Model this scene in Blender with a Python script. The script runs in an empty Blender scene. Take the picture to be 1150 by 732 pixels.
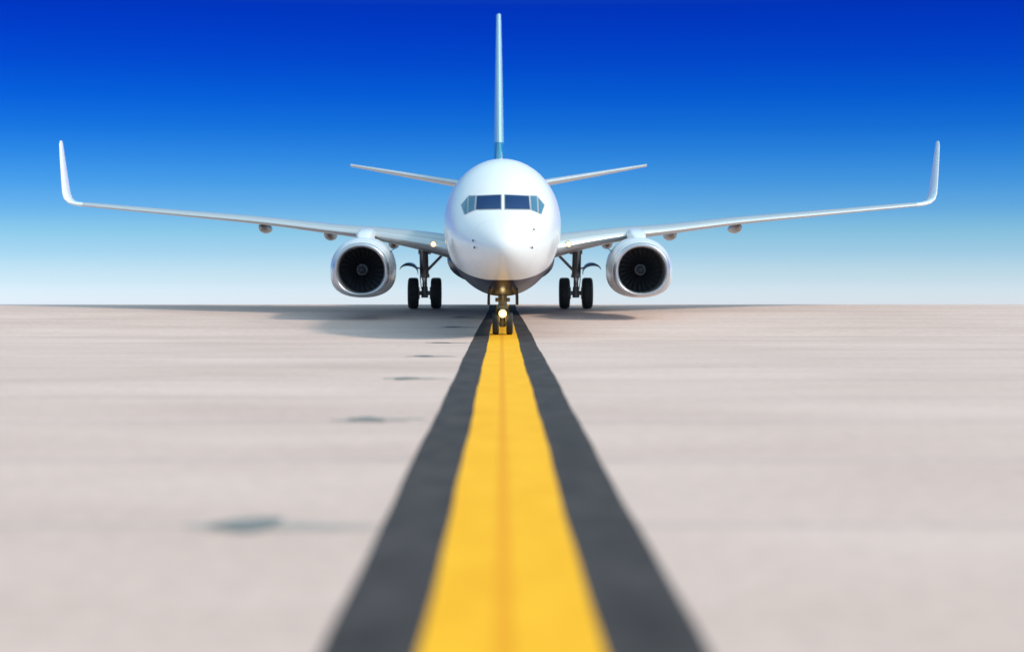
import bpy, bmesh, math, random
from mathutils import Vector, Matrix
from mathutils.bvhtree import BVHTree
random.seed(4)
R = math.radians
S = bpy.context.scene
COL = S.collection

# ------------------------------------------------------------------ camera, sky, sun, exposure
cam_d = bpy.data.cameras.new("camera")
cam = bpy.data.objects.new("camera", cam_d)
COL.objects.link(cam)
S.camera = cam
cam.location = (0, 0, 1.73)
cam.rotation_euler = (R(90), 0, 0)
cam_d.sensor_width = 36
cam_d.lens = 68.15
cam_d.shift_x = 12 / 1150
cam_d.shift_y = -51 / 1150
cam_d.clip_start = 0.1
cam_d.clip_end = 20000
cam_d.dof.use_dof = True
cam_d.dof.focus_distance = 62
cam_d.dof.aperture_fstop = 0.5

SUN_AZ, SUN_EL = R(68), R(42)          # azimuth measured from behind the camera towards the right
sdir = Vector((math.sin(SUN_AZ) * math.cos(SUN_EL), -math.cos(SUN_AZ) * math.cos(SUN_EL), math.sin(SUN_EL)))
sun_d = bpy.data.lights.new("sun", 'SUN')
sun_d.energy = 2.1
sun_d.angle = R(6)
sun_d.color = (1.0, 0.91, 0.80)
sun = bpy.data.objects.new("sun", sun_d)
COL.objects.link(sun)
sun.rotation_euler = (-sdir).to_track_quat('-Z', 'Y').to_euler()
sun.location = sdir * 200

W = bpy.data.worlds.new("World")
S.world = W
W.use_nodes = True
wn, wl = W.node_tree.nodes, W.node_tree.links
wn.clear()
wout = wn.new("ShaderNodeOutputWorld")
bg = wn.new("ShaderNodeBackground")
bg.inputs[1].default_value = 0.10
sky = wn.new("ShaderNodeTexSky")
sky.sky_type = 'NISHITA'
sky.sun_disc = False
sky.sun_elevation = SUN_EL
sky.sun_rotation = math.atan2(sdir.x, sdir.y)
sky.air_density = 1.0
sky.dust_density = 0.6
sky.ozone_density = 3.0
geo = wn.new("ShaderNodeTexCoord")
sep = wn.new("ShaderNodeSeparateXYZ")
wl.new(geo.outputs["Generated"], sep.inputs[0])
mr = wn.new("ShaderNodeMapRange")
mr.inputs[1].default_value = -0.02
mr.inputs[2].default_value = 0.98
wl.new(sep.outputs[2], mr.inputs[0])
ramp = wn.new("ShaderNodeValToRGB")
SKY_TINT = [(0.0, (1.8809, 2.1097, 2.8461)),
            (0.00989, (1.8809, 2.1097, 2.8461)),
            (0.01678, (1.6033, 1.9871, 2.7454)),
            (0.02459, (1.1615, 1.6281, 2.3643)),
            (0.03378, (0.7315, 1.2264, 2.019)),
            (0.04526, (0.467, 0.9723, 1.6397)),
            (0.05672, (0.2534, 0.7076, 1.506)),
            (0.07046, (0.1218, 0.532, 1.3435)),
            (0.08418, (0.0548, 0.3981, 1.2143)),
            (0.09785, (0.0186, 0.2875, 1.1096)),
            (0.11375, (0.0051, 0.1993, 1.0335)),
            (0.13183, (0.0017, 0.1278, 0.9402)),
            (0.14757, (0.0009, 0.0936, 0.8703)),
            (0.16187, (0.001, 0.0731, 0.7915)),
            (0.195, (0.2, 0.58, 1.0)),
            (0.28, (0.9, 1.35, 1.4)),
            (0.5, (4.4, 4.3, 2.95)),
            (1.0, (5.9, 5.6, 3.7))]
cr = ramp.color_ramp
cr.interpolation = 'LINEAR'
while len(cr.elements) > 1:
    cr.elements.remove(cr.elements[-1])
for k, (p, c) in enumerate(SKY_TINT):
    e = cr.elements[0] if k == 0 else cr.elements.new(p)
    e.position = p
    e.color = (*c, 1)
wl.new(mr.outputs[0], ramp.inputs[0])
mul = wn.new("ShaderNodeMix")
mul.data_type = 'RGBA'
mul.blend_type = 'MULTIPLY'
mul.clamp_result = False
mul.inputs[0].default_value = 1.0
wl.new(sky.outputs[0], mul.inputs[6])
wl.new(ramp.outputs[0], mul.inputs[7])
wl.new(mul.outputs[2], bg.inputs[0])
wl.new(bg.outputs[0], wout.inputs[0])

S.view_settings.view_transform = 'Standard'
S.view_settings.look = 'None'
S.view_settings.exposure = 0.15
S.view_settings.gamma = 1
S.view_settings.use_curve_mapping = False
S.cycles.max_bounces = 8

# ------------------------------------------------------------------ materials
def new_mat(name):
    m = bpy.data.materials.new(name)
    m.use_nodes = True
    nt = m.node_tree
    return m, nt.nodes, nt.links, nt.nodes["Principled BSDF"]

def simple(name, col, rough=0.5, metal=0.0, coat=0.0, var=0.08, scale=3.0, emit=None):
    """plain surface with slight procedural wear in colour and gloss"""
    m, n, l, b = new_mat(name)
    tc = n.new("ShaderNodeTexCoord")
    nz = n.new("ShaderNodeTexNoise")
    nz.inputs["Scale"].default_value = scale
    nz.inputs["Detail"].default_value = 5
    l.new(tc.outputs["Object"], nz.inputs["Vector"])
    mx = n.new("ShaderNodeMix"); mx.data_type = 'RGBA'
    mx.inputs[6].default_value = (*[c * (1 - var) for c in col], 1)
    mx.inputs[7].default_value = (*[min(1, c * (1 + var)) for c in col], 1)
    l.new(nz.outputs["Fac"], mx.inputs[0])
    l.new(mx.outputs[2], b.inputs["Base Color"])
    r = n.new("ShaderNodeMapRange")
    r.inputs[3].default_value = max(0.02, rough * 0.85)
    r.inputs[4].default_value = min(1, rough * 1.2)
    l.new(nz.outputs["Fac"], r.inputs[0])
    l.new(r.outputs[0], b.inputs["Roughness"])
    b.inputs["Metallic"].default_value = metal
    b.inputs["Coat Weight"].default_value = coat
    b.inputs["Coat Roughness"].default_value = 0.06
    if emit:
        b.inputs["Emission Color"].default_value = (*emit[0], 1)
        b.inputs["Emission Strength"].default_value = emit[1]
    return m

NAVY = (0.012, 0.016, 0.045)
M_white = simple("white_paint", (0.80, 0.80, 0.80), 0.30, coat=0.5, var=0.02, scale=1.2)
M_nacelle = simple("nacelle_paint", (0.66, 0.67, 0.70), 0.30, coat=0.4, var=0.03, scale=1.5)
def add_seams(m, ys, half, col):
    """thin skin joints at the given stations of the jet's own length axis"""
    n, l = m.node_tree.nodes, m.node_tree.links
    b = n["Principled BSDF"]
    src = b.inputs["Base Color"].links[0].from_socket
    tc = n.new("ShaderNodeTexCoord"); sp = n.new("ShaderNodeSeparateXYZ"); l.new(tc.outputs["Object"], sp.inputs[0])
    for y in ys:
        d = n.new("ShaderNodeMath"); d.operation = 'SUBTRACT'; d.inputs[1].default_value = y; l.new(sp.outputs[1], d.inputs[0])
        a = n.new("ShaderNodeMath"); a.operation = 'ABSOLUTE'; l.new(d.outputs[0], a.inputs[0])
        t = n.new("ShaderNodeMath"); t.operation = 'LESS_THAN'; t.inputs[1].default_value = half; l.new(a.outputs[0], t.inputs[0])
        q = n.new("ShaderNodeMix"); q.data_type = 'RGBA'
        l.new(t.outputs[0], q.inputs[0]); l.new(src, q.inputs[6]); q.inputs[7].default_value = (*col, 1)
        src = q.outputs[2]
    l.new(src, b.inputs["Base Color"])
add_seams(M_nacelle, (7.95, 8.85, 10.1), 0.014, (0.16, 0.16, 0.17))
M_wing = simple("wing_grey_paint", (0.34, 0.36, 0.38), 0.35, coat=0.3, var=0.05, scale=1.0)
M_slat = simple("bare_metal_leading_edge", (0.60, 0.61, 0.62), 0.35, metal=0.4, var=0.04, scale=2)
M_lip = simple("polished_inlet_metal", (0.56, 0.57, 0.60), 0.30, metal=0.75, var=0.04, scale=3)
M_navy = simple("navy_paint", NAVY, 0.30, coat=0.5, var=0.08)
M_steelblue = simple("slate_blue_paint", (0.04, 0.12, 0.22), 0.35, coat=0.3)
M_teal = simple("teal_paint", (0.02, 0.22, 0.36), 0.30, coat=0.4)
M_fin = simple("pale_blue_paint", (0.36, 0.56, 0.64), 0.30, coat=0.4, var=0.04)
M_glass = simple("cockpit_glass", (0.010, 0.038, 0.12), 0.08, var=0.2)
M_glass.node_tree.nodes["Principled BSDF"].inputs["Specular IOR Level"].default_value = 0.15
M_sideglass_sky = simple("side_glass_painted_sky", (0.015, 0.12, 0.22), 0.06, coat=0.5, var=0.2)  # teal base colour paints in the sky reflection on the side panes
M_seal = simple("window_frame_grey", (0.32, 0.33, 0.35), 0.4, metal=0.3)
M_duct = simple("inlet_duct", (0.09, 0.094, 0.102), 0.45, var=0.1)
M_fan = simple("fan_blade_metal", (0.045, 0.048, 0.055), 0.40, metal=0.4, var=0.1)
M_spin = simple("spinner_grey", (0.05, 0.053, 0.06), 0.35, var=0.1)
M_ring = simple("spinner_mark", (0.48, 0.49, 0.50), 0.4)
M_tyre = simple("tyre_rubber", (0.030, 0.035, 0.037), 0.75, var=0.3, scale=6)
M_hub = simple("wheel_hub_metal", (0.22, 0.23, 0.23), 0.45, metal=0.5)
M_strut = simple("gear_grey_paint", (0.30, 0.31, 0.32), 0.42, metal=0.3, var=0.15)
M_chrome = simple("oleo_chrome", (0.6, 0.6, 0.58), 0.15, metal=1.0)
M_olive = simple("nose_gear_bronze_paint", (0.20, 0.17, 0.09), 0.4, metal=0.2, var=0.15)
M_pod = simple("fairing_grey", (0.36, 0.34, 0.33), 0.4, coat=0.2)
M_probe = simple("probe_metal", (0.10, 0.10, 0.11), 0.35, metal=0.7)
M_lamp = simple("taxi_lamp", (0.9, 0.85, 0.7), 0.2, emit=((1.0, 0.84, 0.45), 4.5))
M_halo = simple("lamp_glow_halo", (0.8, 0.7, 0.45), 0.3, emit=((1.0, 0.66, 0.22), 0.9))  # dim emissive ring around each lens, imitating the warm bloom of the lamp
M_lampw = simple("landing_lamp", (0.9, 0.85, 0.7), 0.2, emit=((1.0, 0.84, 0.5), 5.0))
M_lampf = simple("landing_lamp_dim", (0.9, 0.85, 0.7), 0.2, emit=((1.0, 0.90, 0.65), 2.0))
M_patch = simple("dark_patch_bitumen", (0.17, 0.175, 0.165), 0.8, var=0.35, scale=5)
M_patch2 = simple("faded_patch_stain", (0.36, 0.31, 0.285), 0.85, var=0.25, scale=6)

def fuselage_material():
    m, n, l, b = new_mat("fuselage_paint")
    tc = n.new("ShaderNodeTexCoord")
    sp = n.new("ShaderNodeSeparateXYZ")
    l.new(tc.outputs["Object"], sp.inputs[0])
    def mth(op, a, bb=None, clamp=False):
        q = n.new("ShaderNodeMath"); q.operation = op; q.use_clamp = clamp
        for i, v in enumerate((a, bb)):
            if v is None: continue
            if isinstance(v, (int, float)): q.inputs[i].default_value = v
            else: l.new(v, q.inputs[i])
        return q.outputs[0]
    x, y, z = sp.outputs
    # navy belly below a waterline that climbs aft
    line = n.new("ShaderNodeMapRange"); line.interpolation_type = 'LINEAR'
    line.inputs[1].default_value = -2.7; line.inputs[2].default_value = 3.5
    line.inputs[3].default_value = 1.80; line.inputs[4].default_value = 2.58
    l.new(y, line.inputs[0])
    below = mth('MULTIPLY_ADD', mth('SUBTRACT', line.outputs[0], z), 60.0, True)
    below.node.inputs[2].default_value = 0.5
    # cabin windows along both sides
    fy = mth('ABSOLUTE', mth('SUBTRACT', mth('FRACT', mth('MULTIPLY', y, 1.96)), 0.5))
    cw = mth('MULTIPLY', mth('LESS_THAN', fy, 0.23), mth('LESS_THAN', mth('ABSOLUTE', mth('SUBTRACT', z, 3.92)), 0.16))
    cw = mth('MULTIPLY', cw, mth('GREATER_THAN', mth('ABSOLUTE', x), 1.2))
    cw = mth('MULTIPLY', cw, mth('MULTIPLY', mth('GREATER_THAN', y, 3.0), mth('LESS_THAN', y, 26.0)))
    # fine seams: radome joint and skin frames
    seam = mth('LESS_THAN', mth('ABSOLUTE', mth('SUBTRACT', y, -2.98)), 0.008)
    fr = mth('LESS_THAN', mth('ABSOLUTE', mth('SUBTRACT', mth('FRACT', mth('MULTIPLY', y, 0.42)), 0.5)), 0.0016)
    seam = mth('MAXIMUM', seam, fr)
    nz = n.new("ShaderNodeTexNoise"); nz.inputs["Scale"].default_value = 0.9; nz.inputs["Detail"].default_value = 6
    l.new(tc.outputs["Object"], nz.inputs["Vector"])
    base = n.new("ShaderNodeMix"); base.data_type = 'RGBA'
    base.inputs[6].default_value = (0.73, 0.73, 0.73, 1); base.inputs[7].default_value = (0.79, 0.79, 0.785, 1)
    l.new(nz.outputs["Fac"], base.inputs[0])
    def over(prev, fac, col):
        q = n.new("ShaderNodeMix"); q.data_type = 'RGBA'
        l.new(fac, q.inputs[0]); l.new(prev, q.inputs[6]); q.inputs[7].default_value = (*col, 1)
        return q.outputs[2]
    c = over(base.outputs[2], mth('MULTIPLY', seam, 0.4), (0.42, 0.42, 0.43))
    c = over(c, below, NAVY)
    c = over(c, cw, (0.02, 0.025, 0.035))
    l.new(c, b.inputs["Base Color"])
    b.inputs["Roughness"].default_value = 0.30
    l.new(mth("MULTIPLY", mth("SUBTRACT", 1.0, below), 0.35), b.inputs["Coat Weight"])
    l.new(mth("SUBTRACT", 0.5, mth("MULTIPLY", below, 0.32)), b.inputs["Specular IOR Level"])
    b.inputs["Coat Roughness"].default_value = 0.05
    return m
M_fus = fuselage_material()

# ------------------------------------------------------------------ ground: gentle rise under the aircraft, crest just behind it
def g(y):
    k1 = 0.0385 / 6
    if y < 56: return 0.0
    if y < 62: return 0.5 * k1 * (y - 56) ** 2
    z62, s = 0.5 * k1 * 36, 0.0385
    if y < 77: return z62 + s * (y - 62)
    z77 = z62 + s * 15
    k2 = (0.0385 + 0.030) / 4.5
    if y < 81.5:
        t = y - 77
        return z77 + s * t - 0.5 * k2 * t * t
    z85 = z77 + s * 4.5 - 0.5 * k2 * 20.25
    return z85 - 0.030 * (y - 81.5)

YS = [-300, -150, -60, -20] + [-5 + 0.25 * i for i in range(0, 460)] + [112, 120, 150, 250, 500, 1000, 2000, 4000]
def gl(y):
    for a, b in zip(YS, YS[1:]):
        if a <= y <= b:
            t = (y - a) / (b - a)
            return g(a) * (1 - t) + g(b) * t
    return g(y)

def link(name, me, parent=None):
    o = bpy.data.objects.new(name, me)
    COL.objects.link(o)
    if parent: o.parent = parent
    return o

def mesh(name, verts, faces, mats, parent=None, smooth=True, fmat=None, angle=35):
    me = bpy.data.meshes.new(name)
    me.from_pydata([tuple(v) for v in verts], [], faces)
    for m in (mats if isinstance(mats, (list, tuple)) else [mats]):
        me.materials.append(m)
    if fmat:
        for p, i in zip(me.polygons, fmat): p.material_index = i
    bm = bmesh.new(); bm.from_mesh(me)
    bmesh.ops.recalc_face_normals(bm, faces=bm.faces)
    bm.to_mesh(me); bm.free()
    if smooth:
        me.shade_smooth()
        me.set_sharp_from_angle(angle=R(angle))
    return link(name, me, parent)

XS = [-4000, -1000, -300, -100, -30, -10, 10, 30, 100, 300, 1000, 4000]
gv, gf = [], []
for y in YS:
    for x in XS: gv.append((x, y, g(y)))
n = len(XS)
for j in range(len(YS) - 1):
    for i in range(n - 1):
        gf.append((j * n + i, j * n + i + 1, (j + 1) * n + i + 1, (j + 1) * n + i))

def concrete():
    m, n, l, b = new_mat("pale_concrete")
    tc = n.new("ShaderNodeTexCoord")
    sp = n.new("ShaderNodeSeparateXYZ"); l.new(tc.outputs["Object"], sp.inputs[0])
    def noise(scale, detail, sx=1, sy=1):
        mp = n.new("ShaderNodeMapping"); mp.inputs["Scale"].default_value = (sx, sy, 1)
        l.new(tc.outputs["Object"], mp.inputs[0])
        q = n.new("ShaderNodeTexNoise"); q.inputs["Scale"].default_value = scale; q.inputs["Detail"].default_value = detail
        q.inputs["Roughness"].default_value = 0.6
        l.new(mp.outputs[0], q.inputs["Vector"]); return q.outputs["Fac"]
    def mth(op, a, bb=None):
        q = n.new("ShaderNodeMath"); q.operation = op
        for i, v in enumerate((a, bb)):
            if v is None: continue
            if isinstance(v, (int, float)): q.inputs[i].default_value = v
            else: l.new(v, q.inputs[i])
        return q.outputs[0]
    r1 = n.new("ShaderNodeValToRGB")
    r1.color_ramp.elements[0].position = 0.30; r1.color_ramp.elements[0].color = (0.505, 0.362, 0.312, 1)
    r1.color_ramp.elements[1].position = 0.70; r1.color_ramp.elements[1].color = (0.625, 0.464, 0.407, 1)
    l.new(noise(0.22, 7, 0.5, 1.0), r1.inputs[0])
    mx = n.new("ShaderNodeMix"); mx.data_type = 'RGBA'; mx.blend_type = 'MULTIPLY'
    r2 = n.new("ShaderNodeMapRange"); r2.inputs[1].default_value = 0.3; r2.inputs[2].default_value = 0.7
    r2.inputs[3].default_value = 0.90; r2.inputs[4].default_value = 1.07
    l.new(noise(5.0, 6), r2.inputs[0])
    cmb = n.new("ShaderNodeCombineColor")
    for i in range(3): l.new(r2.outputs[0], cmb.inputs[i])
    mx.inputs[0].default_value = 1
    l.new(r1.outputs[0], mx.inputs[6]); l.new(cmb.outputs[0], mx.inputs[7])
    # transverse slab joints every 5 m, long joints every 7.5 m, slightly wandering
    wob = mth('MULTIPLY', mth('SUBTRACT', noise(0.8, 3), 0.5), 0.12)
    def joint(co, period, off, half):
        f = mth('FRACT', mth('DIVIDE', mth('ADD', mth('ADD', co, wob), off), period))
        d = mth('MULTIPLY', mth('ABSOLUTE', mth('SUBTRACT', f, 0.5)), period)
        q = n.new("ShaderNodeMapRange"); q.inputs[1].default_value = half * 0.5; q.inputs[2].default_value = half
        q.inputs[3].default_value = 1; q.inputs[4].default_value = 0
        l.new(d, q.inputs[0]); return q.outputs[0]
    jt = joint(sp.outputs[1], 5.0, 3.8, 0.11)
    jt = mth('MULTIPLY', jt, mth('MULTIPLY', noise(0.5, 3), 0.75))
    mj = n.new("ShaderNodeMix"); mj.data_type = 'RGBA'
    l.new(jt, mj.inputs[0]); l.new(mx.outputs[2], mj.inputs[6]); mj.inputs[7].default_value = (0.20, 0.185, 0.18, 1)
    l.new(mj.outputs[2], b.inputs["Base Color"])
    b.inputs["Roughness"].default_value = 0.85
    b.inputs["Specular IOR Level"].default_value = 0.25
    bp = n.new("ShaderNodeBump"); bp.inputs["Strength"].default_value = 0.25; bp.inputs["Distance"].default_value = 0.01
    l.new(noise(14, 5), bp.inputs["Height"]); l.new(bp.outputs[0], b.inputs["Normal"])
    return m

ground = mesh("ground", gv, gf, concrete(), smooth=True)
ground["kind"] = "structure"

def strip_mat(name, c0, c1, seam=None):
    m, n, l, b = new_mat(name)
    tc = n.new("ShaderNodeTexCoord")
    mp = n.new("ShaderNodeMapping"); mp.inputs["Scale"].default_value = (1, 0.35, 1)
    l.new(tc.outputs["Object"], mp.inputs[0])
    q = n.new("ShaderNodeTexNoise"); q.inputs["Scale"].default_value = 2.2; q.inputs["Detail"].default_value = 8
    l.new(mp.outputs[0], q.inputs["Vector"])
    r = n.new("ShaderNodeValToRGB")
    r.color_ramp.elements[0].position = 0.3; r.color_ramp.elements[0].color = (*c0, 1)
    r.color_ramp.elements[1].position = 0.7; r.color_ramp.elements[1].color = (*c1, 1)
    l.new(q.outputs["Fac"], r.inputs[0])
    out = r.outputs[0]
    if seam:
        sp = n.new("ShaderNodeSeparateXYZ"); l.new(tc.outputs["Object"], sp.inputs[0])
        a = n.new("ShaderNodeMath"); a.operation = 'ADD'; a.inputs[1].default_value = -seam[0]
        l.new(sp.outputs[0], a.inputs[0])
        ab = n.new("ShaderNodeMath"); ab.operation = 'ABSOLUTE'; l.new(a.outputs[0], ab.inputs[0])
        f = n.new("ShaderNodeMapRange"); f.interpolation_type = 'SMOOTHSTEP'
        f.inputs[1].default_value = seam[1] * 0.3; f.inputs[2].default_value = seam[1]
        f.inputs[3].default_value = 0.8; f.inputs[4].default_value = 0
        l.new(ab.outputs[0], f.inputs[0])
        mx = n.new("ShaderNodeMix"); mx.data_type = 'RGBA'
        l.new(f.outputs[0], mx.inputs[0]); l.new(out, mx.inputs[6]); mx.inputs[7].default_value = (*seam[2], 1)
        out = mx.outputs[2]
    l.new(out, b.inputs["Base Color"])
    b.inputs["Roughness"].default_value = 0.8
    b.inputs["Specular IOR Level"].default_value = 0.15
    return m

def wob(y, ph):
    return 0.007 * math.sin(y * 0.55 + ph) + 0.003 * math.sin(y * 1.7 + 2 * ph) + 0.008 * math.sin(y * 0.21 + ph * 3)

def strip(name, xl, xr, dz, mat, ph):
    ys = [y for y in YS if -20 <= y <= 250]
    v, f = [], []
    for y in ys:
        k = 1 - 0.42 * min(1, max(0, (y - 60) / 15))          # the painted bands narrow under the aircraft
        v.append((CX + (xl - CX) * k + wob(y, ph), y, g(y) + dz)); v.append((CX + (xr - CX) * k + wob(y, ph + 1.7), y, g(y) + dz))
    for j in range(len(ys) - 1):
        f.append((2 * j, 2 * j + 1, 2 * j + 3, 2 * j + 2))
    o = mesh(name, v, f, mat)
    o["kind"] = "structure"
    return o
CX = 0.055
strip("taxiway_border_paint", CX - 0.895, CX + 0.905, 0.004, strip_mat("dark_border_paint", (0.036, 0.029, 0.028), (0.064, 0.053, 0.051)), 0.4)
strip("taxiway_centre_line", CX - 0.430, CX + 0.425, 0.008,
      strip_mat("yellow_line_paint", (0.78, 0.360, 0.008), (0.84, 0.415, 0.013), seam=(CX - 0.04, 0.075, (0.72, 0.285, 0.006))), 1.1)

# ------------------------------------------------------------------ dark patches in the pavement beside the line
def blob(cx, cy, rx, ry, dz, seed, nseg=28):
    rr = random.Random(seed)
    ph = [rr.uniform(0, 6.28) for _ in range(4)]
    ring = []
    for i in range(nseg):
        t = 2 * math.pi * i / nseg
        k = 1 + 0.14 * math.sin(2 * t + ph[0]) + 0.13 * math.sin(3 * t + ph[1]) + 0.07 * math.sin(5 * t + ph[2])
        ring.append((cx + rx * k * math.cos(t), cy + ry * k * math.sin(t)))
    return ring
PATCHES = [(-1.76, 13.7, 'widest dark worn patch on the pale pavement, nearest the bottom left of the view'),
           (-1.64, 24.1, 'second dark worn patch on the pavement counting up from the foreground'),
           (-1.66, 34.2, 'third dark worn patch on the pavement counting up from the foreground'),
           (-1.73, 44.3, 'dark worn patch on the pavement midway along the row left of the yellow line'),
           (-1.63, 53.8, 'third farthest dark patch on the pavement, just in front of the nose wheels'),
           (-1.58, 64.0, 'second farthest small dark patch on the pavement, level with the nose wheels'),
           (-1.42, 69.6, 'farthest and smallest dark patch on the pavement, close to the horizon')]
for i, (px, py, lab) in enumerate(PATCHES):
    vs, fs, fm = [], [], []
    rp = random.Random(70 + i)
    k = rp.uniform(0.85, 1.12)
    parts_ = [(px - 0.03, py, 0.24 * k, 0.33, 0.012, 0), (px + 0.20 * k, py + rp.uniform(-0.1, 0.1), 0.34 * k, 0.20, 0.008, 1), (px - 0.24 * k, py + rp.uniform(-0.12, 0.12), 0.22, 0.17, 0.006, 1),
              (px + 0.52 * k, py + rp.uniform(-0.15, 0.15), 0.24, 0.13, 0.004, 1)]
    for q, (bx, by, rx, ry, dz, mi) in enumerate(parts_):
        ring = blob(bx, by, rx, ry, dz, i * 11 + q * 3)
        b0 = len(vs)
        vs += [(x, y, gl(y) + dz) for x, y in ring]
        fs.append(tuple(range(b0, b0 + len(ring)))); fm.append(mi)
    o = mesh("pavement_patch", [(v[0] - px, v[1] - py, v[2]) for v in vs], fs, [M_patch, M_patch2], smooth=False, fmat=fm)
    o.location = (px, py, 0)
    o["label"] = lab; o["category"] = "patch"; o["group"] = "dark patches beside the yellow line"

# ------------------------------------------------------------------ mesh builders for the aircraft (local axes: x across, y aft, z up)
def loft(rings, cap0=True, cap1=True, closed=True):
    v, f = [], []
    m = len(rings[0])
    for r in rings: v += [tuple(p) for p in r]
    for j in range(len(rings) - 1):
        for i in range(m if closed else m - 1):
            a, b = i, (i + 1) % m
            f.append((j * m + a, j * m + b, (j + 1) * m + b, (j + 1) * m + a))
    if cap0: f.append(tuple(range(m - 1, -1, -1)))
    if cap1: f.append(tuple((len(rings) - 1) * m + i for i in range(m)))
    return v, f

class MB:
    def __init__(s): s.v, s.f, s.m = [], [], []
    def add(s, vf, mi=0):
        b = len(s.v); s.v += list(vf[0])
        for q in vf[1]:
            s.f.append(tuple(b + i for i in q)); s.m.append(mi)
        return s
    def tube(s, p, q, r0, r1=None, seg=16, mi=0):
        p, q = Vector(p), Vector(q); r1 = r0 if r1 is None else r1
        ax = (q - p).normalized()
        u = ax.orthogonal().normalized(); w = ax.cross(u)
        L = (q - p).length; c = min(r0, r1, L / 2) * 0.15
        prof = [(0, r0 - c), (c, r0), (L - c, r1), (L, r1 - c)]
        rings = [[p + ax * d + (u * math.cos(t) + w * math.sin(t)) * r for t in [2 * math.pi * i / seg for i in range(seg)]] for d, r in prof]
        return s.add(loft(rings), mi)
    def box(s, c, size, mi=0, rot=None, ch=0.12):
        """chamfered box"""
        hx, hy, hz = [a / 2 for a in size]
        k = min(hx, hy, hz) * 2 * ch
        rings = []
        for z, ins in ((-hz, k), (-hz + k, 0), (hz - k, 0), (hz, k)):
            X, Y = hx - ins, hy - ins
            rings.append([Vector(p) for p in ((X - k, -Y, z), (X, -Y + k, z), (X, Y - k, z), (X - k, Y, z), (-X + k, Y, z), (-X, Y - k, z), (-X, -Y + k, z), (-X + k, -Y, z))])
        M = rot or Matrix.Identity(3)
        return s.add(loft([[Vector(c) + M @ p for p in r] for r in rings]), mi)
    def revolve(s, prof, c, axis='x', seg=40, mis=None):
        """profile = [(along, radius)] turned about an axis through c, closed loop if first == last"""
        rings = []
        for a, r in prof:
            ring = []
            for i in range(seg):
                t = 2 * math.pi * i / seg
                ct, st = r * math.cos(t), r * math.sin(t)
                ring.append(Vector(c) + (Vector((a, ct, st)) if axis == 'x' else Vector((ct, a, st))))
            rings.append(ring)
        b = len(s.v)
        v, f = loft(rings, prof[0] != prof[-1], prof[0] != prof[-1])
        s.add((v, f), 0)
        if mis:
            n0 = len(s.m) - len(f)
            for j in range(len(prof) - 1):
                for i in range(seg): s.m[n0 + j * seg + i] = mis[j]
        return s
    def build(s, name, mats, parent=None, smooth=True, angle=35):
        return mesh(name, s.v, s.f, mats, parent, smooth, s.m, angle)

def pchip(xs, ys, x):
    if x <= xs[0]: return ys[0]
    if x >= xs[-1]: return ys[-1]
    nn = len(xs)
    h = [xs[i + 1] - xs[i] for i in range(nn - 1)]
    d = [(ys[i + 1] - ys[i]) / h[i] for i in range(nn - 1)]
    def m(i):
        if i == 0: return d[0]
        if i == nn - 1: return d[-1]
        if d[i - 1] * d[i] <= 0: return 0
        w1, w2 = 2 * h[i] + h[i - 1], h[i] + 2 * h[i - 1]
        return (w1 + w2) / (w1 / d[i - 1] + w2 / d[i])
    for i in range(nn - 1):
        if x <= xs[i + 1]:
            t = (x - xs[i]) / h[i]
            return ((2 * t**3 - 3 * t**2 + 1) * ys[i] + (t**3 - 2 * t**2 + t) * h[i] * m(i)
                    + (-2 * t**3 + 3 * t**2) * ys[i + 1] + (t**3 - t**2) * h[i] * m(i + 1))

# the aircraft's base: where the nose wheels stand; nose gear 4 m behind the nose, wheelbase 15.6 m
jet = bpy.data.objects.new("passenger_jet", None)
COL.objects.link(jet)
ang = math.atan2(g(75.57) - g(60), 15.57)
jet.location = (0.04, 60, g(60) + 0.006)
jet.rotation_euler = (ang, 0, R(0.29))
jet["label"] = "white twin-engine passenger jet with upturned wingtips, facing the camera on the yellow line"
jet["category"] = "airplane"
O = 4.0      # stations below are measured from the nose tip

# ---- fuselage
FS = [  # station, top, widest line, bottom, half width
    (0.0, 2.76, 2.75, 2.74, 0.012), (0.05, 2.95, 2.755, 2.54, 0.21), (0.15, 3.08, 2.76, 2.38, 0.37), (0.35, 3.25, 2.78, 2.17, 0.57),
    (0.7, 3.46, 2.82, 1.94, 0.82), (1.2, 3.69, 2.90, 1.72, 1.08), (1.7, 3.88, 2.98, 1.55, 1.28), (2.1, 4.08, 3.04, 1.45, 1.41),
    (2.6, 4.44, 3.12, 1.36, 1.53), (3.2, 4.80, 3.20, 1.27, 1.64), (4.0, 5.09, 3.28, 1.19, 1.745), (5.0, 5.33, 3.35, 1.14, 1.825),
    (6.0, 5.46, 3.38, 1.12, 1.87), (7.5, 5.52, 3.40, 1.12, 1.89), (26.0, 5.52, 3.40, 1.12, 1.89), (30.0, 5.50, 3.55, 1.62, 1.72),
    (34.0, 5.36, 3.95, 2.72, 1.22), (37.0, 5.15, 4.30, 3.60, 0.62), (38.7, 4.92, 4.50, 4.15, 0.28), (39.2, 4.72, 4.55, 4.38, 0.10)]
US = [math.sqrt(a[0]) for a in FS]
def section(s, seg=72):
    u = math.sqrt(s)
    zt, zm, zb, hw = [pchip(US, [a[k] for a in FS], u) for k in (1, 2, 3, 4)]
    out = []
    for i in range(seg):
        t = 2 * math.pi * i / seg
        c, q = math.cos(t), math.sin(t)
        out.append(Vector((hw * c, s - O, zm + (zt - zm) * q if q > 0 else zm + (zm - zb) * q)))
    return out
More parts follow.
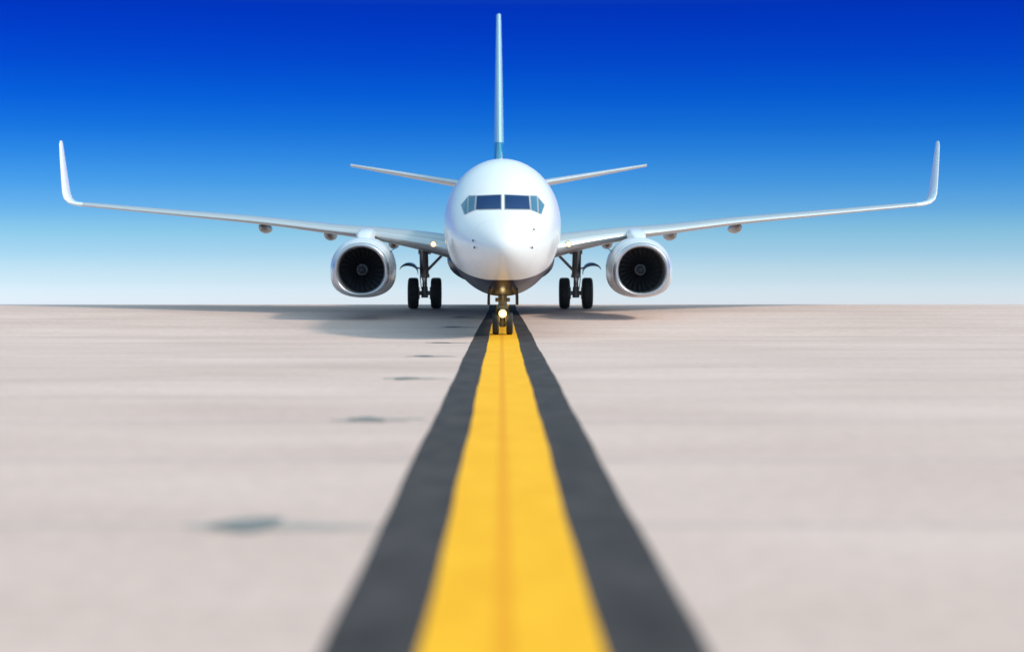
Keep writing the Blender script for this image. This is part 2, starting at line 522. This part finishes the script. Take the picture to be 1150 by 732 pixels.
stations = [0.0, 0.015, 0.04, 0.08, 0.13, 0.2, 0.28, 0.38, 0.5, 0.63, 0.78, 0.95, 1.12, 1.3, 1.5, 1.7, 1.9, 2.1, 2.3, 2.5, 2.7, 2.95, 3.2, 3.5, 3.8, 4.2, 4.6, 5, 5.5, 6, 6.7, 7.5, 9, 12, 15, 18, 21, 24, 26, 27, 28, 29, 30, 31, 32, 33, 34, 35, 36, 37, 37.8, 38.4, 38.8, 39.2]
fv, ff = loft([section(s) for s in stations])
fus = mesh("fuselage", fv, ff, M_fus, jet, True, None, 60)
tree = BVHTree.FromPolygons([Vector(v) for v in fv], ff)

# ---- cockpit windows: curved panes lying on the skin
def pane(name, poly, mat, off, parent, thick=0.03, nu=10, nv=8):
    """poly: four corners (x, z) seen from the front, mapped bilinearly onto the skin"""
    a, b, c, d = poly
    rows = []
    for j in range(nv + 1):
        for i in range(nu + 1):
            u, w = i / nu, j / nv
            x = (a[0] * (1 - u) + b[0] * u) * (1 - w) + (d[0] * (1 - u) + c[0] * u) * w
            z = (a[1] * (1 - u) + b[1] * u) * (1 - w) + (d[1] * (1 - u) + c[1] * u) * w
            hit, nor, _, _ = tree.ray_cast(Vector((x, -10, z)), Vector((0, 1, 0)))
            if nor.y > 0: nor = -nor
            rows.append((hit, nor))
    m = nu + 1
    front = [h + nn * off for h, nn in rows]
    back = [h - nn * thick for h, nn in rows]
    v = front + back
    N = len(front)
    f = []
    for j in range(nv):
        for i in range(nu):
            q = (j * m + i, j * m + i + 1, (j + 1) * m + i + 1, (j + 1) * m + i)
            f.append(q); f.append(tuple(N + k for k in reversed(q)))
    edge = [i for i in range(m)] + [j * m + nu for j in range(1, nv + 1)] + [nv * m + i for i in range(nu - 1, -1, -1)] + [j * m for j in range(nv - 1, 0, -1)]
    for k in range(len(edge)):
        p, q = edge[k], edge[(k + 1) % len(edge)]
        f.append((p, q, N + q, N + p))
    return mesh(name, v, f, mat, parent, True, None, 40)
def grow(poly, k):
    cx = sum(p[0] for p in poly) / 4; cz = sum(p[1] for p in poly) / 4
    return [(p[0] + (k if p[0] > cx else -k), p[1] + (k if p[1] > cz else -k)) for p in poly]
for sg in (-1, 1):
    for poly in ([(0.065, 3.885), (0.80, 3.875), (0.775, 4.265), (0.065, 4.295)],
                 [(0.86, 3.865), (1.03, 3.785), (1.02, 4.262), (0.84, 4.265)],
                 [(1.075, 3.765), (1.135, 3.745), (1.245, 3.985), (1.075, 4.235)],
                 ):
        P = [(sg * x, z) for x, z in poly]
        fr = pane("window_frame", grow(P, 0.028), M_seal, 0.004, fus)
        pane("pane", P, M_glass if abs(P[0][0]) < 0.5 else M_sideglass_sky, 0.010, fr)

# ---- small probes on the nose, wipers under the windscreen
for x, z in ((-0.84, 2.76), (0.84, 2.76), (-0.88, 2.96), (0.90, 3.28)):
    hit, nor, _, _ = tree.ray_cast(Vector((x, -10, z)), Vector((0, 1, 0)))
    b = MB()
    b.tube(hit - nor * 0.02, hit + nor * 0.07, 0.035, 0.02)
    b.tube(hit + nor * 0.06, hit + nor * 0.06 + Vector((0, -0.16, 0)), 0.016, 0.010, 10)
    b.build("pitot_probe", M_probe, fus)
for sg in (-1, 1):
    b = MB()
    pts = []
    for k in range(7):
        t = k / 6
        x, z = sg * (0.10 + 0.42 * t), 3.84 + 0.035 * t
        hit, nor, _, _ = tree.ray_cast(Vector((x, -10, z)), Vector((0, 1, 0)))
        pts.append(hit + nor * 0.03)
    for p, q in zip(pts, pts[1:]): b.tube(p, q, 0.010, 0.010, 8)
    b.build("wiper", M_probe, fus)
# blade antennas on the crown
for st in (9.5, 17.0):
    b = MB()
    rings = []
    for z, ch, th in ((5.48, 0.40, 0.05), (5.70, 0.24, 0.03), (5.80, 0.15, 0.012)):
        y0 = st - O + (5.8 - z) * -0.4
        rings.append([(0, y0, z), (th / 2, y0 + ch * 0.3, z), (0, y0 + ch, z), (-th / 2, y0 + ch * 0.3, z)])
    b.add(loft(rings)); b.build("blade_antenna", M_white, fus)

# ---- belly fairing between the wings
rings = []
for st, hw, zt, zb in ((11.2, 0.5, 2.1, 1.30), (12.2, 1.5, 2.5, 1.20), (13.5, 1.90, 2.9, 1.12), (15.5, 1.98, 3.0, 1.08), (19.5, 1.98, 3.0, 1.08), (21.5, 1.8, 2.7, 1.12), (23.5, 0.6, 2.1, 1.30)):
    ring = []
    zc = (zt + zb) / 2
    for i in range(40):
        t = 2 * math.pi * i / 40
        c, q = math.cos(t), math.sin(t)
        ring.append((hw * math.copysign(abs(c) ** 0.95, c), st - O, zc + (zt - zb) / 2 * math.copysign(abs(q) ** 0.95, q)))
    rings.append(ring)
v, f = loft(rings)
mesh("belly_fairing", v, f, M_fus, jet, True, None, 60)

# ---- lifting surfaces
def naca(nn=16):
    xs = [0.5 * (1 - math.cos(math.pi * i / nn)) for i in range(nn + 1)]
    up = [(x, 5 * (0.2969 * math.sqrt(x) - 0.1260 * x - 0.3516 * x * x + 0.2843 * x**3 - 0.1015 * x**4)) for x in xs]
    return up
UP = naca()
def foil(le, chord, tc, inc, nrm, camber=0.015):
    """closed section: leading edge point, chord aft, thickness along nrm (a unit vector in the x-z plane)"""
    pts = []
    nrm = Vector(nrm).normalized()
    loop = [(x, t + 0.0) for x, t in reversed(UP)] + [(x, -t) for x, t in UP[1:-1]]
    for x, t in loop:
        cam_ = camber * 4 * x * (1 - x)
        tt = t * tc
        if x > 0.99: tt = t * tc + (0.0015 if t >= 0 else -0.0015)
        pts.append(Vector(le) + Vector((0, 1, 0)) * (x * chord * math.cos(inc)) + nrm * (chord * (tt + cam_) - x * chord * math.sin(inc)))
    return pts
NF = len(UP) * 2 - 2
def surface(name, secs, mats, parent, le_frac=None):
    rings = [foil(*s) for s in secs]
    v, f = loft(rings)
    fm = None
    if le_frac:
        fm = []
        loop = [x for x, t in reversed(UP)] + [x for x, t in UP[1:-1]]
        for j in range(len(rings) - 1):
            for i in range(NF):
                xm = (loop[i] + loop[(i + 1) % NF]) / 2
                fm.append(1 if xm < le_frac else 0)
        fm += [0, 0]
    return mesh(name, v, f, mats, parent, True, fm, 50)

def lerp_secs(keys, x):
    xs = [k[0] for k in keys]
    return [pchip(xs, [k[i] for k in keys], x) for i in range(1, len(keys[0]))]
WK = [  # span x, LE station, TE station, LE height, t/c, incidence deg
    (1.0, 12.3, 20.4, 2.32, 0.125, 1.2), (1.9, 13.05, 20.4, 2.46, 0.115, 1.2), (2.6, 13.6, 20.45, 2.60, 0.108, 1.1), (4.83, 15.05, 20.6, 2.93, 0.088, 0.9), (6.0, 15.75, 20.7, 3.04, 0.080, 0.7),
    (9.0, 17.3, 21.25, 3.37, 0.073, 0.2), (13.0, 19.35, 22.1, 3.71, 0.076, -0.4), (16.6, 21.15, 22.85, 4.02, 0.095, -1.0)]
def wing_secs(sg):
    out = []
    for k in range(33):
        x = 1.0 + (16.6 - 1.0) * k / 32
        a, b_, z, tc, inc = lerp_secs(WK, x)
        out.append(((sg * x, a - O, z), b_ - a, tc, R(inc), (-sg * 0.08, 0, 1)))
    return out
def wing_at(x):
    a, b_, z, tc, inc = lerp_secs(WK, x)
    return a, b_, z, tc, R(inc)
def winglet_secs(sg):
    out = []
    keys = [(16.6, 21.15, 1.70, 4.02, 4.6), (16.95, 21.33, 1.64, 4.06, 9), (17.22, 21.52, 1.56, 4.13, 26), (17.42, 21.72, 1.48, 4.28, 48), (17.53, 21.93, 1.40, 4.50, 68), (17.60, 22.15, 1.30, 4.78, 78),
            (17.74, 22.62, 1.10, 5.36, 77), (17.90, 23.18, 0.86, 6.02, 77), (18.02, 23.65, 0.66, 6.50, 77), (18.06, 23.95, 0.42, 6.66, 77)]
    for x, st, ch, z, a in keys:
        a = R(a)
        out.append(((sg * x, st - O, z), ch, 0.095, R(-0.8), (-sg * math.sin(a), 0, math.cos(a)), 0.005))
    return out

for sg in (-1, 1):
    wing = surface("wing", wing_secs(sg), [M_wing, M_slat], jet, 0.05)
    surface("winglet", winglet_secs(sg), [M_white], wing)
    # flap track fairings
    for xf, zc, r, y0, y1 in ((9.18, 3.04, 0.20, 18.6, 22.2), (6.57, 2.78, 0.21, 17.6, 21.9), (4.10, 2.44, 0.19, 17.2, 21.4)):
        rings = []
        for k in range(15):
            t = k / 14
            rad = r * max(0.05, (math.sin(math.pi * t ** 0.62)) ** 0.7)
            y = y0 + (y1 - y0) * t
            rings.append([(sg * xf + rad * math.cos(a), y - O, zc + 0.16 * (1 - t) - 0.02 + rad * 1.05 * math.sin(a)) for a in [2 * math.pi * i / 20 for i in range(20)]])
        v, f = loft(rings)
        mesh("flap_fairing", v, f, M_pod, wing, True, None, 60)
    # landing lamp in the wing root
    a, b_, z, tc, inc = wing_at(2.42)
    lb = MB()
    c = Vector((sg * 2.42, a - O - 0.035, z + 0.05))
    lb.tube(c, c + Vector((0, 0.12, 0)), 0.13, 0.13, 20)
    lamp = lb.build("lamp_housing", M_lip, wing)
    lb = MB().tube(c + Vector((0, -0.03, 0)), c + Vector((0, 0.03, 0)), 0.055, 0.055, 20)
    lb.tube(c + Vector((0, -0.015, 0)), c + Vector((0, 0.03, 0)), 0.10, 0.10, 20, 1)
    lb.build("landing_light", [M_lampw if sg < 0 else M_lampf, M_halo], lamp).parent = wing

# tailplane
for sg in (-1, 1):
    secs = []
    for k in range(9):
        t = k / 8
        x = 0.3 + 6.75 * t
        le = 32.2 + 4.2 * t; te = 36.9 + 1.0 * t
        secs.append(((sg * x, le - O, 4.70 + 0.175 * x), te - le, 0.085, 0.0, (-sg * 0.17, 0, 1), 0))
    surface("tailplane", secs, [M_wing, M_slat], jet, 0.07)

# fin with teal root fillet
def fin_secs(zs):
    out = []
    for z in zs:
        t = (z - 5.1) / (13.12 - 5.1)
        le = 29.6 + 7.0 * t; te = 36.6 + 2.6 * t
        le -= 2.6 * max(0, (6.6 - z) / 1.5) ** 1.6
        out.append(((0, le - O, z), te - le, 0.066 + 0.022 * t, 0, (1, 0, 0), 0))
    return out
fin = surface("tail_fin", fin_secs([6.85, 7.5, 8.5, 9.5, 10.5, 11.5, 12.3, 12.9, 13.07, 13.12]), [M_fin, M_fin], jet, 0.05)
surface("fin_root", fin_secs([4.9, 5.3, 5.7, 6.1, 6.5, 6.846]), [M_teal], fin)

# ---- engines
def engine(sg):
    cx, cz, y0 = sg * 4.90, 1.735, 11.6 - O
    SEG = 64
    def shape(r, t, flat):
        """flat-bottomed outline"""
        c, q = math.cos(t), math.sin(t)
        x, z = r * c, r * q
        if flat:
            x = r * math.copysign(abs(c) ** (0.94), c) * (1.0 + 0.03 * flat)
            if q < 0: z = -r * (abs(q) ** (1 - 0.36 * flat)) * (1 - 0.095 * flat)
        return x, z
    def rings(prof, centre=True):
        out = []
        for y, r, fl, dz in prof:
            out.append([(cx + shape(r, 2 * math.pi * i / SEG, fl)[0], y0 + y, cz + dz + shape(r, 2 * math.pi * i / SEG, fl)[1]) for i in range(SEG)])
        return out
    outer = [(0.16, 0.972, 0.85, 0.005), (0.4, 1.040, 0.95, 0.01), (0.8, 1.095, 1, 0.012), (1.3, 1.12, 1, 0.01), (2.0, 1.12, 0.9, 0.02), (2.7, 1.05, 0.5, 0.05), (3.3, 0.92, 0.2, 0.08), (3.65, 0.83, 0.0, 0.10), (3.65, 0.79, 0.0, 0.10)]
    v, f = loft(rings(outer), False, False)
    nac = mesh("engine", v, f, M_nacelle, jet, True, None, 40)
    lipp = [(0.165, 0.9705, 0.85, 0.005), (0.07, 0.945, 0.75, 0), (0.02, 0.915, 0.65, 0), (0.0, 0.880, 0.55, 0), (0.015, 0.845, 0.45, 0), (0.06, 0.818, 0.38, 0), (0.14, 0.802, 0.3, 0), (0.2, 0.798, 0.28, 0)]
    v, f = loft(rings(lipp), False, False)
    mesh("inlet_lip", v, f, M_lip, nac, True, None, 60)
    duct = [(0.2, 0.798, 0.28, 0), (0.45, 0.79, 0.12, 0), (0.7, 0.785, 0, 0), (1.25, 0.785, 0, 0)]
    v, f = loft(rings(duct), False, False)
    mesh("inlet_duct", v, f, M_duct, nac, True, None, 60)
    b = MB()
    NB = 24
    for k in range(NB):
        a0 = 2 * math.pi * k / NB
        rows = []
        for j in range(6):
            t = j / 5
            r = 0.22 + 0.555 * t
            half = 0.085 + 0.05 * t                       # half chord
            tw = R(25 + 38 * t)                           # twist grows to the tip
            ca, sa = math.cos(a0 + 0.10 * t * t), math.sin(a0 + 0.10 * t * t)
            rad = Vector((ca, 0, sa)); tan = Vector((-sa, 0, ca))
            cpt = Vector((cx, y0 + 0.98, cz)) + rad * r
            d = (tan * math.sin(tw) + Vector((0, 1, 0)) * math.cos(tw)) * half
            nn = (tan * math.cos(tw) - Vector((0, 1, 0)) * math.sin(tw)) * 0.008
            rows.append([cpt - d, cpt + nn, cpt + d, cpt - nn])
        b.add(loft(rows))
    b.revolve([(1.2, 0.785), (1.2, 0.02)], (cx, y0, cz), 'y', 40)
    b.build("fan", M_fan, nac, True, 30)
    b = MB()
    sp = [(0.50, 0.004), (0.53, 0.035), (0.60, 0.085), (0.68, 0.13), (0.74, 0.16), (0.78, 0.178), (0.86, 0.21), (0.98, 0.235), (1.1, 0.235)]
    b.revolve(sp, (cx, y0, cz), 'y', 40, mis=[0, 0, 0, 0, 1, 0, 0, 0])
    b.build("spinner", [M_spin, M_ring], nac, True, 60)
    # exhaust core
    b = MB()
    b.revolve([(3.0, 0.6), (3.9, 0.52), (4.4, 0.40), (4.4, 0.34), (4.0, 0.3), (4.9, 0.04)], (cx, y0, cz + 0.1), 'y', 40)
    b.build("exhaust_nozzle", M_fan, nac, True, 40)
    # pylon
    rr = []
    for st, zb, zt, hw in ((12.75, 2.74, 2.80, 0.10), (13.1, 2.70, 2.93, 0.24), (13.7, 2.65, 3.06, 0.32), (14.5, 2.5, 3.14, 0.34), (15.2, 2.4, 3.17, 0.32), (15.8, 2.4, 3.14, 0.26), (17.0, 2.5, 2.95, 0.2), (18.6, 2.7, 2.85, 0.05)):
        ring = []
        for i in range(24):
            t = 2 * math.pi * i / 24
            c, q = math.cos(t), math.sin(t)
            ring.append((cx + hw * (1.15 if q < 0 else 0.95) * math.copysign(abs(c) ** 0.6, c), st - O, (zb + zt) / 2 + (zt - zb) / 2 * math.copysign(abs(q) ** 0.6, q)))
        rr.append(ring)
    v, f = loft(rr)
    mesh("pylon", v, f, M_nacelle, nac, True, None, 50)
    # vortex strake on the inboard shoulder
    a = R(33)
    e = Vector((-sg * math.cos(a), 0, math.sin(a)))
    base = Vector((cx, 0, cz + 0.01))
    tn = Vector((e.z, 0, -e.x)) * 0.012
    pr = [(1.05, 1.07), (1.45, 1.42), (2.0, 1.46), (2.05, 1.07)]
    vv = [base + e * r + Vector((0, y0 + y, 0)) + tn for y, r in pr] + [base + e * r + Vector((0, y0 + y, 0)) - tn for y, r in pr]
    ff_ = [(0, 1, 2, 3), (7, 6, 5, 4)] + [(i, (i + 1) % 4, 4 + (i + 1) % 4, 4 + i) for i in range(4)]
    mesh("strake", vv, ff_, M_steelblue, nac, False)
engine(-1); engine(1)

# ---- landing gear
def tyre_hub(parent, c, r, w, groove=True):
    h = w / 2
    b = MB()
    prof = [(-h * 0.62, r * 0.56), (-h * 0.92, r * 0.66), (-h, r * 0.80), (-h * 0.93, r * 0.91), (-h * 0.74, r * 0.975)]
    gx = [-0.45, 0.0, 0.45]
    prof.append((-h * 0.55, r * 0.995))
    for q in gx:
        prof += [(h * (q - 0.05), r), (h * (q - 0.03), r * 0.975), (h * (q + 0.03), r * 0.975), (h * (q + 0.05), r)]
    prof += [(h * 0.55, r * 0.995), (h * 0.74, r * 0.975), (h * 0.93, r * 0.91), (h, r * 0.80), (h * 0.92, r * 0.66), (h * 0.62, r * 0.56), (-h * 0.62, r * 0.56)]
    b.revolve(prof, c, 'x', 48)
    b.build("tyre", M_tyre, parent, True, 40)
    b = MB()
    b.revolve([(-h * 0.70, 0.05 * r), (-h * 0.72, 0.22 * r), (-h * 0.45, 0.28 * r), (-h * 0.42, 0.44 * r), (-h * 0.66, 0.52 * r), (-h * 0.60, 0.565 * r),
               (h * 0.60, 0.565 * r), (h * 0.66, 0.52 * r), (h * 0.42, 0.44 * r), (h * 0.45, 0.28 * r), (h * 0.72, 0.22 * r), (h * 0.70, 0.05 * r)], c, 'x', 32)
    b.build("wheel_hub", M_hub, parent, True, 30)

def main_gear(sg):
    x, y = sg * 2.945, 19.57 - O
    r = 0.60
    b = MB()
    b.tube((x, y, 1.25), (x + sg * 0.05, y, 2.75), 0.165, 0.165, 24)
    b.tube((x, y, 0.62), (x, y, 1.3), 0.095, 0.095, 20, 1)
    b.tube((x, y, 1.20), (x, y, 1.33), 0.19, 0.19, 24)
    b.tube((x, y, 0.42), (x, y, 0.85), 0.14, 0.12, 20)
    b.tube((x - 0.62, y, r), (x + 0.62, y, r), 0.085, 0.085, 18)
    b.tube((x - 0.25, y + 0.02, 2.2), (x + 0.25, y + 0.02, 2.2), 0.09, 0.09, 14)
    # torque links in front
    for q in (-1, 1):
        b.tube((x + 0.09 * q, y - 0.16, 1.25), (x + 0.03 * q, y - 0.36, 0.98), 0.035, 0.03, 10)
        b.tube((x + 0.03 * q, y - 0.36, 0.98), (x + 0.09 * q, y - 0.14, 0.70), 0.03, 0.035, 10)
    # brake packs
    for q in (-1, 1): b.tube((x + 0.20 * q, y, r), (x + 0.30 * q, y, r), 0.24, 0.24, 24)
    # hydraulic lines
    b.tube((x + sg * 0.19, y - 0.10, 2.5), (x + sg * 0.16, y - 0.12, 1.1), 0.018, 0.018, 8)
    b.tube((x + sg * 0.16, y - 0.12, 1.1), (x + sg * 0.12, y - 0.12, 0.75), 0.015, 0.015, 8)
    gear = b.build("main_landing_gear", [M_strut, M_chrome], jet)
    for q in (-1, 1): tyre_hub(gear, (x + q * 0.445, y, r), r, 0.41)
    b = MB()
    b.tube((x - sg * 0.12, y - 0.05, 1.50), (x - sg * 0.80, y - 0.15, 2.20), 0.055, 0.055, 12)
    b.build("side_brace", M_strut, gear)
    b = MB()
    b.tube((x + sg * 0.02, y - 0.28, 1.55), (x + sg * 0.02, y - 0.9, 2.45), 0.05, 0.05, 12)
    b.build("drag_strut", M_strut, gear)
    # outboard door, a curved panel hanging beside the leg
    outer, inner = [], []
    for k in range(11):
        t = k / 10
        a = R(185 - 165 * t)
        px = x + sg * 0.62 - sg * 0.36 * math.cos(a) * 1.0 * -1
        pz = 1.38 + 0.37 * math.sin(a) ** 0.8 if math.sin(a) > 0 else 1.38 + 0.37 * math.sin(a)
        outer.append((px, pz))
    th = 0.035
    rings = []
    ring2 = [(p[0], p[1]) for p in outer]
    vts, fcs = [], []
    for yy in (y - 0.55, y + 0.35):
        for k, p in enumerate(ring2):
            tt = th * (0.4 + 1.6 * math.sin(math.pi * k / 10))
            vts.append((p[0], yy, p[1] + tt * 0.5)); vts.append((p[0], yy, p[1] - tt * 1.2))
    K = len(ring2)
    for k in range(K - 1):
        a0, a1 = 2 * k, 2 * k + 2
        fcs.append((a0, a1, a1 + 1, a0 + 1))
        o2 = 2 * K
        fcs.append((o2 + a0, o2 + a0 + 1, o2 + a1 + 1, o2 + a1))
        fcs.append((a0, o2 + a0, o2 + a1, a1))
        fcs.append((a0 + 1, a1 + 1, o2 + a1 + 1, o2 + a0 + 1))
    fcs.append((0, 1, 2 * K + 1, 2 * K)); e = 2 * K - 2
    fcs.append((e, 2 * K + e, 2 * K + e + 1, e + 1))
    mesh("gear_door", vts, fcs, M_steelblue, gear)
    b = MB().tube((x + sg * 0.15, y - 0.1, 1.55), (x + sg * 0.42, y - 0.1, 1.62), 0.03, 0.03, 10)
    b.build("door_link", M_strut, gear)
main_gear(-1); main_gear(1)

def nose_gear():
    r, y = 0.345, 0.0
    b = MB()
    b.tube((0, y + 0.02, 0.85), (0, y - 0.02, 1.75), 0.135, 0.145, 22)
    b.tube((0, y, 0.36), (0, y + 0.02, 0.9), 0.075, 0.075, 18, 1)
    b.tube((0, y + 0.02, 0.80), (0, y + 0.02, 0.93), 0.16, 0.16, 22)
    b.tube((0, y, 0.24), (0, y, 0.50), 0.10, 0.09, 18)
    b.tube((-0.30, y, r), (0.30, y, r), 0.055, 0.055, 14)
    for q in (-1, 1):
        b.tube((0.16 * q, y - 0.02, 1.02), (0.16 * q, y - 0.02, 1.14), 0.07, 0.07, 14)      # steering actuators
        b.tube((0.05 * q, y + 0.14, 0.85), (0.02 * q, y + 0.36, 0.66), 0.025, 0.025, 10)
        b.tube((0.02 * q, y + 0.36, 0.66), (0.05 * q, y + 0.12, 0.45), 0.025, 0.025, 10)
    b.tube((-0.22, y - 0.02, 1.08), (0.22, y - 0.02, 1.08), 0.06, 0.06, 14)
    gear = b.build("nose_landing_gear", [M_olive, M_chrome], jet)
    for q in (-1, 1): tyre_hub(gear, (q * 0.215, y, r), r, 0.20)
    b = MB().tube((0.0, y - 0.1, 1.05), (0, y - 1.0, 1.55), 0.05, 0.05, 12)
    b.build("drag_brace", M_olive, gear)
    # taxi lamp on a bracket in front of the leg
    c = Vector((0.0, y - 0.20, 0.66))
    b = MB().tube(c + Vector((0, 0, 0)), c + Vector((0, 0.09, 0)), 0.135, 0.08, 24)
    b.tube(c + Vector((0, 0.05, 0)), (0, y, 0.72), 0.035, 0.035, 10)
    lamp = b.build("lamp_housing", M_olive, gear)
    tl = MB().tube(c + Vector((0, -0.03, 0)), c + Vector((0, 0.02, 0)), 0.060, 0.062, 24)
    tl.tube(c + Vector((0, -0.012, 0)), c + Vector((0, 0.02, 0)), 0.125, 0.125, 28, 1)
    tl.build("taxi_light", [M_lamp, M_halo], gear)
    ld = bpy.data.lights.new("taxi_lamp_light", 'POINT')
    ld.energy = 3.5; ld.color = (1.0, 0.72, 0.32); ld.shadow_soft_size = 0.10
    lo = bpy.data.objects.new("taxi_lamp_light", ld); COL.objects.link(lo); lo.parent = gear
    lo.location = c + Vector((0, -0.14, 0))
    # two upright doors ahead of the leg
    for q in (-1, 1):
        rings = []
        for z, yy0, yy1, xx in ((1.52, -1.75, -0.25, 0.405), (1.25, -1.70, -0.28, 0.425), (1.05, -1.55, -0.35, 0.43), (0.985, -1.4, -0.5, 0.425)):
            w = 0.042
            rings.append([(q * xx - w, yy0, z), (q * xx + w, yy0, z), (q * xx + w, yy1, z), (q * xx - w, yy1, z)])
        v, f = loft(rings)
        mesh("gear_door", v, f, M_navy, gear, True, None, 30)
nose_gear()
